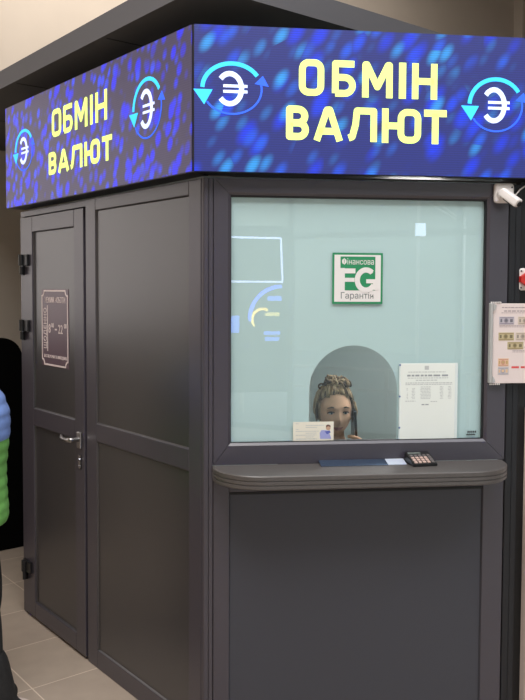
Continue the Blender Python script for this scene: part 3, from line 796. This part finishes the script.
# --- cashier: seated behind the glass, facing the customer, a phone at her left ear
PX, PY = .585, .60
person = Thing('person', 'cashier with curly blond updo seated behind the arched opening holding a phone', 'person', FR, (PX, PY, 0))
E = Vector((0, 0, 1.108))
Vv = [(0, .10, .50, .150, .115), (0, .10, .66, .125, .10), (0, .07, .82, .145, .105), (0, .045, .925, .09, .07), (0, .03, .985, .050), (0, .015, 1.06, .055),
      (.16, .05, .89, .052), (.235, -.02, .69, .040), (.135, -.055, .90, .027),
      (-.16, .05, .89, .052), (-.22, .0, .66, .040), (-.13, -.19, .63, .027),
      (.09, .08, .47, .085), (.105, -.33, .475, .060), (.105, -.31, .10, .040), (.105, -.36, .045, .036), (.11, -.47, .030, .026),
      (-.09, .08, .47, .085), (-.105, -.33, .475, .060), (-.105, -.31, .10, .040), (-.105, -.36, .045, .036), (-.11, -.47, .030, .026)]
Ev = [(0, 1), (1, 2), (2, 3), (3, 4), (4, 5), (3, 6), (6, 7), (7, 8), (3, 9), (9, 10), (10, 11), (0, 12), (12, 13), (13, 14), (14, 15), (15, 16), (0, 17), (17, 18), (18, 19), (19, 20), (20, 21)]
bodyV = list(Vv); bodyE = list(Ev)
hand(bodyV, bodyE, 8, (.135, -.055, .90), (-.30, .12, 1), (-1, .1, -.1), (-.1, -1, .25), .55, .95)
hand(bodyV, bodyE, 11, (-.13, -.19, .63), (.25, -1, -.35), (0, .1, -1), (1, .2, 0), .35, .95)
bm = to_bm(skin_mesh(bodyV, bodyE))
hm = bpy.data.meshes.new('h'); hb = head_bm(E, .96); hb.to_mesh(hm); hb.free(); bm.from_mesh(hm)
bm = remesh(bm, .0048, 2)
for f in bm.faces:
    c = f.calc_center_median() - E
    if abs(c.x) < .024-(c.z+.0665)**2*0 and -.077 < c.z < -.058 and c.y < -.07: f.material_index = 1
finish(bm, 'body', [SKIN, LIP], person.o)
for sx in (-1, 1):
    mb = MB(); mb.ell((sx*.030, -.0705, 1.1085), (.0115, .0115, .0068)); mb.cyl((sx*.030, 1.1085), .0046, -.0832, -.078, 14, mi=1)
    o = mb.build('eye', [EYEW, IRIS], person.o)
    mb = MB(); mb.tube([(sx*.014, -.083, 1.130), (sx*.030, -.087, 1.1345), (sx*.047, -.077, 1.129)], [.0025, .0035, .0015], 8)
    mb.build('eyebrow', mat('brow_brown', (84, 66, 54), .8), person.o)
    mb = MB(); mb.tube([(sx*.016, -.0805, 1.1085), (sx*.022, -.0835, 1.1135), (sx*.032, -.0840, 1.1145), (sx*.041, -.079, 1.1125), (sx*.047, -.072, 1.107)], [.0014, .0026, .0032, .003, .0014], 6)
    mb.build('eyelid', mat('eyeliner', (52, 42, 40), .7), person.o)
# clothes: thicker copies of the same skeleton
def cloth(idx, edges, grow, V=None, extra=None):
    V = V or Vv; mp_ = {k: i for i, k in enumerate(idx)}
    vs = [tuple(V[k][:3]) + (tuple(r+grow for r in V[k][3:]) if not (k == 0 and 12 in idx) else (.095,)) for k in idx]
    return skin_mesh(vs, [(mp_[a], mp_[b]) for a, b in edges])
bm = to_bm(cloth([0, 1, 2, 3, 6, 7, 8, 9, 10, 11], [(0, 1), (1, 2), (2, 3), (3, 6), (6, 7), (7, 8), (3, 9), (9, 10), (10, 11)], .012))
finish(bm, 'blouse', [mat('dark_blouse', (52, 54, 62), .85, noise=.1)], person.o)
bm = to_bm(cloth([0, 12, 13, 14, 17, 18, 19], [(0, 12), (12, 13), (13, 14), (0, 17), (17, 18), (18, 19)], .010))
finish(bm, 'trousers', [mat('dark_trousers', (34, 36, 44), .9)], person.o)
# hair
HAIR = [mat('hair_dark_blond', (134, 108, 78), .75), mat('hair_light', (176, 152, 120), .75), mat('hair_dark_brown', (74, 56, 40), .8)]  # three hair tones mixed over strands and curls
rnd = random.Random(3)
mb = MB(); bmesh.ops.create_uvsphere(mb.bm, u_segments=40, v_segments=28, radius=1)
for v in list(mb.bm.verts):
    p = v.co.copy()
    v.co = Vector((p.x*.083, .014+p.y*.097, 1.120+p.z*.118))
    if v.co.z < 1.10: v.co.x *= 1-.15*min(1, (1.10-v.co.z)/.1)
dele = [v for v in mb.bm.verts if v.co.y < -.035 and v.co.z < 1.184-abs(v.co.x)*.45 and abs(v.co.x) < .078]
bmesh.ops.delete(mb.bm, geom=dele, context='VERTS')
bmesh.ops.delete(mb.bm, geom=[v for v in mb.bm.verts if v.co.z < 1.062], context='VERTS')
for f in mb.bm.faces: f.smooth = True
def surf(a, t):
    """from the hairline up and back to the crown: a = angle around the face, t = 0..1"""
    s0 = Vector((.080*math.sin(a), -.078*math.cos(a)+.012, 1.186-.075*(1-math.cos(a))))
    s1 = Vector((.022*math.sin(a), .020, 1.222))
    p = s0.lerp(s1, t); c = Vector((0, .012, 1.115)); d = (p-c)
    q = c + Vector((d.x/.082, d.y/.096, d.z/.112)).normalized()*1.03 * 1
    dn = Vector((d.x/.082, d.y/.096, d.z/.112)).normalized()*1.045
    return Vector((c.x+dn.x*.082, c.y+dn.y*.096, c.z+dn.z*.112))
for k in range(120):
    a = rnd.uniform(-1.9, 1.9); j = rnd.uniform(-.12, .12)
    path = [surf(a + j*t_/6, t_/6) + Vector((rnd.uniform(-.002, .002), rnd.uniform(-.002, .002), rnd.uniform(-.001, .003))) for t_ in range(7)]
    mb.tube(path, [.002, .0035, .004, .004, .004, .0035, .002], 6, mi=rnd.choice((0, 0, 1, 1, 2)))
for k in range(14):                                           # loose wisps beside the face
    sx = rnd.choice((-1, 1)); x = sx*rnd.uniform(.070, .084); y = rnd.uniform(-.05, .03)
    mb.tube([(x*.95, y, 1.15), (x*1.05, y-.006, 1.11), (x*1.02, y-.002, 1.09), (x*.98, y+.004, 1.06+rnd.uniform(0, .02))], [.003, .004, .0035, .0015], 6, mi=rnd.choice((0, 1, 2)))
o = mb.build('hair', HAIR, person.o)
mb = MB()
for k in range(70):                                           # curls of the bun
    a = rnd.uniform(0, 2*PI); rr = rnd.uniform(.012, .064); c = Vector((.004+rr*math.cos(a)*1.05, .010+rr*math.sin(a)*.8, 1.216+.026*(1-(rr/.064)**2)+rnd.uniform(-.006, .006)))
    ra = rnd.uniform(.010, .017); tilt = Matrix.Rotation(rnd.uniform(0, PI), 3, 'X') @ Matrix.Rotation(rnd.uniform(0, PI), 3, 'Y')
    n = 11; path = [c + tilt @ Vector((ra*math.cos(2*PI*.85*i/n), ra*math.sin(2*PI*.85*i/n), .004*i/n)) for i in range(n)]
    mb.tube(path, .0042, 6, mi=rnd.choice((0, 0, 1, 1, 2, 2)))
mb.ell((.004, .014, 1.205), (.060, .050, .034), mi=2)
mb.build('hair_bun', HAIR, person.o)
# her phone and her chair
m = MB(); Rp = Matrix.Rotation(math.radians(-7), 3, 'Y') @ Matrix.Rotation(math.radians(16), 3, 'X')
m.box(PX+.074, PX+.086, PY-.052, PY+.022, .985, 1.125, .004, rot=Rp, seg=3)
t = Thing('mobile_phone', 'black mobile phone held to the ear of the cashier', 'phone', FR, (PX+.08, PY-.02, .985))
t.part(m, 'case', mat('phone_black', (12, 12, 13), .25))
m = MB(); m.box(PX+.0735, PX+.0865, PY-.0525, PY-.0505, .992, 1.118, .0005, rot=Rp); t.part(m, 'edge', mat('phone_edge', (160, 165, 170), .3, metal=1))
t = Thing('office_chair', 'dark padded office chair under the seated cashier', 'chair', FR, (PX, PY+.12, 0))
m = MB(); m.box(PX-.22, PX+.22, PY-.10, PY+.32, .325, .40, .03, seg=3); t.part(m, 'seat', BLACKP, smooth=True)
m = MB(); m.box(PX-.2, PX+.2, PY+.30, PY+.35, .46, .86, .02, seg=3); t.part(m, 'backrest', BLACKP, smooth=True)
m = MB(); m.cyl((PX, PY+.12), .03, .06, .33, 16, 'z'); m.box(PX-.02, PX+.02, PY+.29, PY+.31, .33, .5); t.part(m, 'column', CHROME)
for k in range(5):
    a = k*2*PI/5+.3; m = MB(); m.tube([(PX, PY+.12, .08), (PX+.26*math.cos(a), PY+.12+.26*math.sin(a), .045)], [.025, .018], 8)
    m.ell((PX+.26*math.cos(a), PY+.12+.26*math.sin(a), .028), (.028, .028, .028), u=12, v=8); t.part(m, 'leg', BLACKP)

# --- person at the left edge: green quilted jacket, looking towards the booth
PF = Frame((-.585, .735, 0), math.radians(51.3))
cust = Thing('person', 'person at the left edge in a green and blue quilted jacket and dark boots', 'person', PF, (0, 0, 0))
Gv = [(0, 0, .80, .135, .10), (0, 0, .98, .120, .09), (0, .0, 1.14, .145, .10), (0, .01, 1.27, .085, .065), (0, .005, 1.34, .048), (0, -.01, 1.41, .052),
      (.17, .01, 1.24, .050), (.22, .03, 1.01, .040), (.21, -.03, .80, .027),
      (-.17, .01, 1.24, .050), (-.22, .03, 1.01, .040), (-.21, -.03, .80, .027),
      (.085, 0, .76, .085), (.09, -.06, .43, .055), (.09, .02, .10, .040), (.09, -.02, .045, .037), (.095, -.135, .030, .028),
      (-.085, 0, .76, .085), (-.09, -.11, .43, .055), (-.09, -.13, .10, .040), (-.09, -.17, .045, .037), (-.095, -.285, .030, .028)]
gV = list(Gv); gE = list(Ev)
hand(gV, gE, 8, (.21, -.03, .80), (-.05, -.1, -1), (-1, 0, 0), (0, -1, 0), .3, .95)
hand(gV, gE, 11, (-.21, -.03, .80), (.05, -.1, -1), (1, 0, 0), (0, -1, 0), .3, .95)
bm = to_bm(skin_mesh(gV, gE))
EG = Vector((0, -.02, 1.455))
hb = head_bm(EG, .96); hm2 = bpy.data.meshes.new('h2'); hb.to_mesh(hm2); hb.free(); bm.from_mesh(hm2); bpy.data.meshes.remove(hm2)
bm = remesh(bm, .006, 2)
for f in bm.faces:
    c = f.calc_center_median() - EG
    if abs(c.x) < .022 and -.077 < c.z < -.058 and c.y < -.07: f.material_index = 1
finish(bm, 'body', [SKIN, LIP], cust.o)
for sx in (-1, 1):
    mb = MB(); mb.ell((sx*.030, -.090, 1.4555), (.0125, .012, .0105)); mb.cyl((sx*.030, 1.4545), .0052, -.1035, -.098, 14, mi=1)
    mb.build('eye', [EYEW, IRIS], cust.o)
mb = MB(); mb.ell((0, .0, 1.478), (.084, .098, .108))
bmesh.ops.delete(mb.bm, geom=[v for v in mb.bm.verts if (v.co.y < -.045 and v.co.z < 1.515) or v.co.z < 1.385], context='VERTS')
mb.build('hair', mat('hair_brown', (70, 52, 40), .6), cust.o)
# quilted jacket: elliptical torso with horizontal baffles
JG = mat('jacket_green', (118, 182, 96), .5, noise=.12, nscale=25); JB = mat('jacket_blue', (124, 152, 214), .5, noise=.12, nscale=25)
mb = MB()
prof = [(.742, .165, .148), (.75, .182, .160), (.78, .190, .166), (.86, .186, .160), (.95, .183, .158), (1.03, .190, .166), (1.10, .198, .174), (1.16, .200, .172), (1.22, .188, .150), (1.28, .150, .112), (1.32, .095, .080), (1.345, .072, .070)]
rings = []; N = 40; zs = []
z = .742
while z <= 1.3451:
    for (a, b) in zip(prof, prof[1:]):
        if a[0] <= z <= b[0]+1e-6:
            k = (z-a[0])/(b[0]-a[0]); rx = a[1]+(b[1]-a[1])*k; ry = a[2]+(b[2]-a[2])*k
    puff = .0035*abs(math.sin((z-.742)*PI/.045))
    rings.append([((rx+puff)*math.cos(2*PI*i/N), (ry+puff)*math.sin(2*PI*i/N)*(1.0), z) for i in range(N)]); z += .0075
mb.loft(rings, caps=False)
for f in mb.bm.faces:
    c = f.calc_center_median()
    f.material_index = 1 if (c.z > 1.065 and c.y < -.105+max(0, (c.z-1.2))*.5) else 0
for sx in (-1, 1):
    path = [(sx*.15, .01, 1.255), (sx*.19, .02, 1.21), (sx*.225, .03, 1.10), (sx*.235, .03, 1.0), (sx*.228, .005, .90), (sx*.215, -.025, .82)]
    pp = []; rr = []
    for a, b in zip(path, path[1:]):
        for k in range(8):
            q = Vector(a).lerp(Vector(b), k/8); pp.append(q); rr.append(.066-.012*((1.25-q.z)/.45)+.003*abs(math.sin((q.z-.742)*PI/.045)))
    mb.tube(pp, rr, 16)
mb.tube([(.07*math.cos(2*PI*i/20), .07*math.sin(2*PI*i/20)+.0, 1.35) for i in range(21)], .02, 10)
jk = mb.build('jacket', [JG, JB], cust.o); jk['label'] = 'green quilted jacket with blue front'
bm = to_bm(cloth([0, 12, 13, 14, 17, 18, 19], [(0, 12), (12, 13), (13, 14), (0, 17), (17, 18), (18, 19)], .014, Gv))
finish(bm, 'trousers', [mat('black_trousers', (24, 25, 26), .9, noise=.3, nscale=60)], cust.o)
for sx, dy in ((-1, -.15), (1, 0)):
    mb = MB()
    rb = remesh(to_bm(skin_mesh([(sx*.09, .02+dy*.9, .33, .074), (sx*.09, .02+dy, .2, .082), (sx*.09, .0+dy, .105, .090), (sx*.09, -.04+dy, .066, .064), (sx*.093, -.13+dy, .052, .050), (sx*.095, -.175+dy, .046, .040)], [(0, 1), (1, 2), (2, 3), (3, 4), (4, 5)])), .008, 1)
    for v in rb.verts:
        if v.co.z < .004: v.co.z = .004
    rr_ = random.Random(9)
    boot = finish(rb, 'boot', [mat('boot_black', (26, 25, 25), .8, noise=.3, nscale=70, bump=.6, bscale=150)], cust.o)
    mb = MB(); mb.prism([(sx*.09+.055*math.cos(k*PI/10), -.06+dy+.165*math.sin(k*PI/10)) for k in range(20)], 0, .018, axis='z')
    mb.build('sole', mat('boot_sole', (206, 190, 184), .7), boot, base=(0, 0, 0))

# ---------------------------------------------------------------- things across the hall that the window glass reflects
RF = FR
t = Thing('digital_display', 'standing dark display with bright outlines seen mirrored in the window glass', 'display', RF, (.30, -4.02, 0))
yd = -4.0
m = MB(); m.box(-.30, .90, yd-.06, yd, .75, 2.16, .01); m.box(.2, .4, yd-.05, yd-.02, 0, .75); m.box(0, .6, yd-.25, yd+.15, 0, .03, .01); t.part(m, 'casing', BLACKP)
SB = mat('screen_white', (200, 210, 255), .5, emit=7); SB2 = mat('screen_blue', (90, 130, 255), .5, emit=6); SY_ = mat('screen_yellow', (255, 235, 130), .5, emit=4)
m = MB(); ya, yb2 = yd, yd+.004
for p in ([(-.2, 2.068), (.832, 2.058)], [(.832, 2.058), (.848, 1.69)], [(-.2, 1.69), (.848, 1.69)]): m.stroke(p, .016, ya, yb2)
t.part(m, 'white_outline', SB)
m = MB(); m.stroke(arc(.84, 1.38, .27, .27, 90, 185, 16), .03, ya, yb2); m.box(.72, .84, ya, yb2, 1.53, 1.57)
m.box(.38, .48, ya, yb2, 1.26, 1.40); m.box(.69, .83, ya, yb2, 1.24, 1.27); m.box(.7, .82, ya, yb2, 1.19, 1.22); t.part(m, 'blue_graphic', SB2)
m = MB(); m.stroke(arc(.68, 1.37, .09, .09, 60, 220, 12), .022, ya, yb2); m.box(.70, .82, ya, yb2, 1.40, 1.43); t.part(m, 'yellow_graphic', SY_)

t = Thing('hanging_sign', 'small lit blank sign on a rod, mirrored in the window top', 'sign', FR, (2.055, -4.02, 2.09))
m = MB(); m.box(2.0, 2.11, -4.06, -4.02, 2.085, 2.21, .004); t.part(m, 'casing', WHITEP)
m = MB(); m.box(2.008, 2.102, -4.02, -4.018, 2.093, 2.202); t.part(m, 'lit_face', mat('lit_face', (215, 232, 255), .5, emit=6))
m = MB(); m.tube([(2.055, -4.04, 2.21), (2.055, -4.04, ZC)], .006, 8); t.part(m, 'rod', WHITEP)
t = Thing('street_awning', 'white awning frame outside the glazed front, mirrored in the window top', 'awning', FR, (4.3, -10, 0))
for dz in (0, .13):
    m = MB(); m.tube([(3.312, -8.064, 2.9+dz), (5.6, -12.4, 2.9+dz*.2)], .022, 8); t.part(m, 'strut', WHITEP)
for u, o_ in ((3.312, 8.064), (5.6, 12.4)):
    m = MB(); m.tube([(u, -o_, -.02), (u, -o_, 3.05)], .025, 8); t.part(m, 'post', WHITEP)

# ---------------------------------------------------------------- light
def area(name, loc, rot, sx, sy, power, col):
    l = bpy.data.lights.new(name, 'AREA'); l.shape = 'RECTANGLE'; l.size = sx; l.size_y = sy; l.energy = power; l.color = col
    o = bpy.data.objects.new(name, l); COL.objects.link(o); o.location = loc; o.rotation_euler = rot; return o
area('ceiling_light', (-1.4, -1.2, 4.9), (0, 0, 0), 2.2, 3, 215, (1, .975, .955))
area('ceiling_light', (.8, -3.4, 4.9), (0, 0, 0), 3, 2, 110, (.92, .94, 1))
area('wall_washer', (2.5, 2.2, 4.9), (math.radians(28), 0, 0), 4, .4, 26, (1, .94, .89))
area('wall_washer', (.9, 2.1, 4.9), (math.radians(25), 0, 0), 2.2, .4, 55, (1, .94, .87))
l = bpy.data.lights.new('booth_lamp', 'POINT'); l.energy = 22; l.color = (1, .97, .93); l.shadow_soft_size = .12
o = bpy.data.objects.new('booth_lamp', l); COL.objects.link(o); o.location = FR.w(.95, .70, 1.85)
# daylight
wd = bpy.data.worlds.new('day'); SC.world = wd; wd.use_nodes = True
bgn = wd.node_tree.nodes['Background']; bgn.inputs['Color'].default_value = (.82, .93, 1.0, 1); bgn.inputs['Strength'].default_value = 3.6

# ---------------------------------------------------------------- camera
F = 811.0; PPY = 328.6; W, H = 525, 700
pitch = math.atan(38.6/F); yaw = math.radians(38.7); roll = math.radians(.24)
fw = Vector((math.sin(yaw)*math.cos(pitch), math.cos(yaw)*math.cos(pitch), -math.sin(pitch)))
rt = Vector((math.cos(yaw), -math.sin(yaw), 0)); up = rt.cross(fw)
c_, s_ = math.cos(roll), math.sin(roll)
rt2 = rt*c_ + up*s_; up2 = up*c_ - rt*s_
cd = bpy.data.cameras.new('camera'); cam = bpy.data.objects.new('camera', cd); COL.objects.link(cam)
M = Matrix((rt2, up2, -fw)).transposed().to_4x4(); M.translation = Vector((-1.57749, -2.29169, 1.62)); cam.matrix_world = M
cd.sensor_fit = 'VERTICAL'; cd.sensor_height = 24; cd.lens = F*24/H
cd.shift_y = -(H/2 - PPY)/H
SC.camera = cam
SC.view_settings.view_transform = 'Standard'; SC.view_settings.look = 'None'; SC.view_settings.gamma = 1; SC.view_settings.exposure = 0
SC.view_settings.use_curve_mapping = False
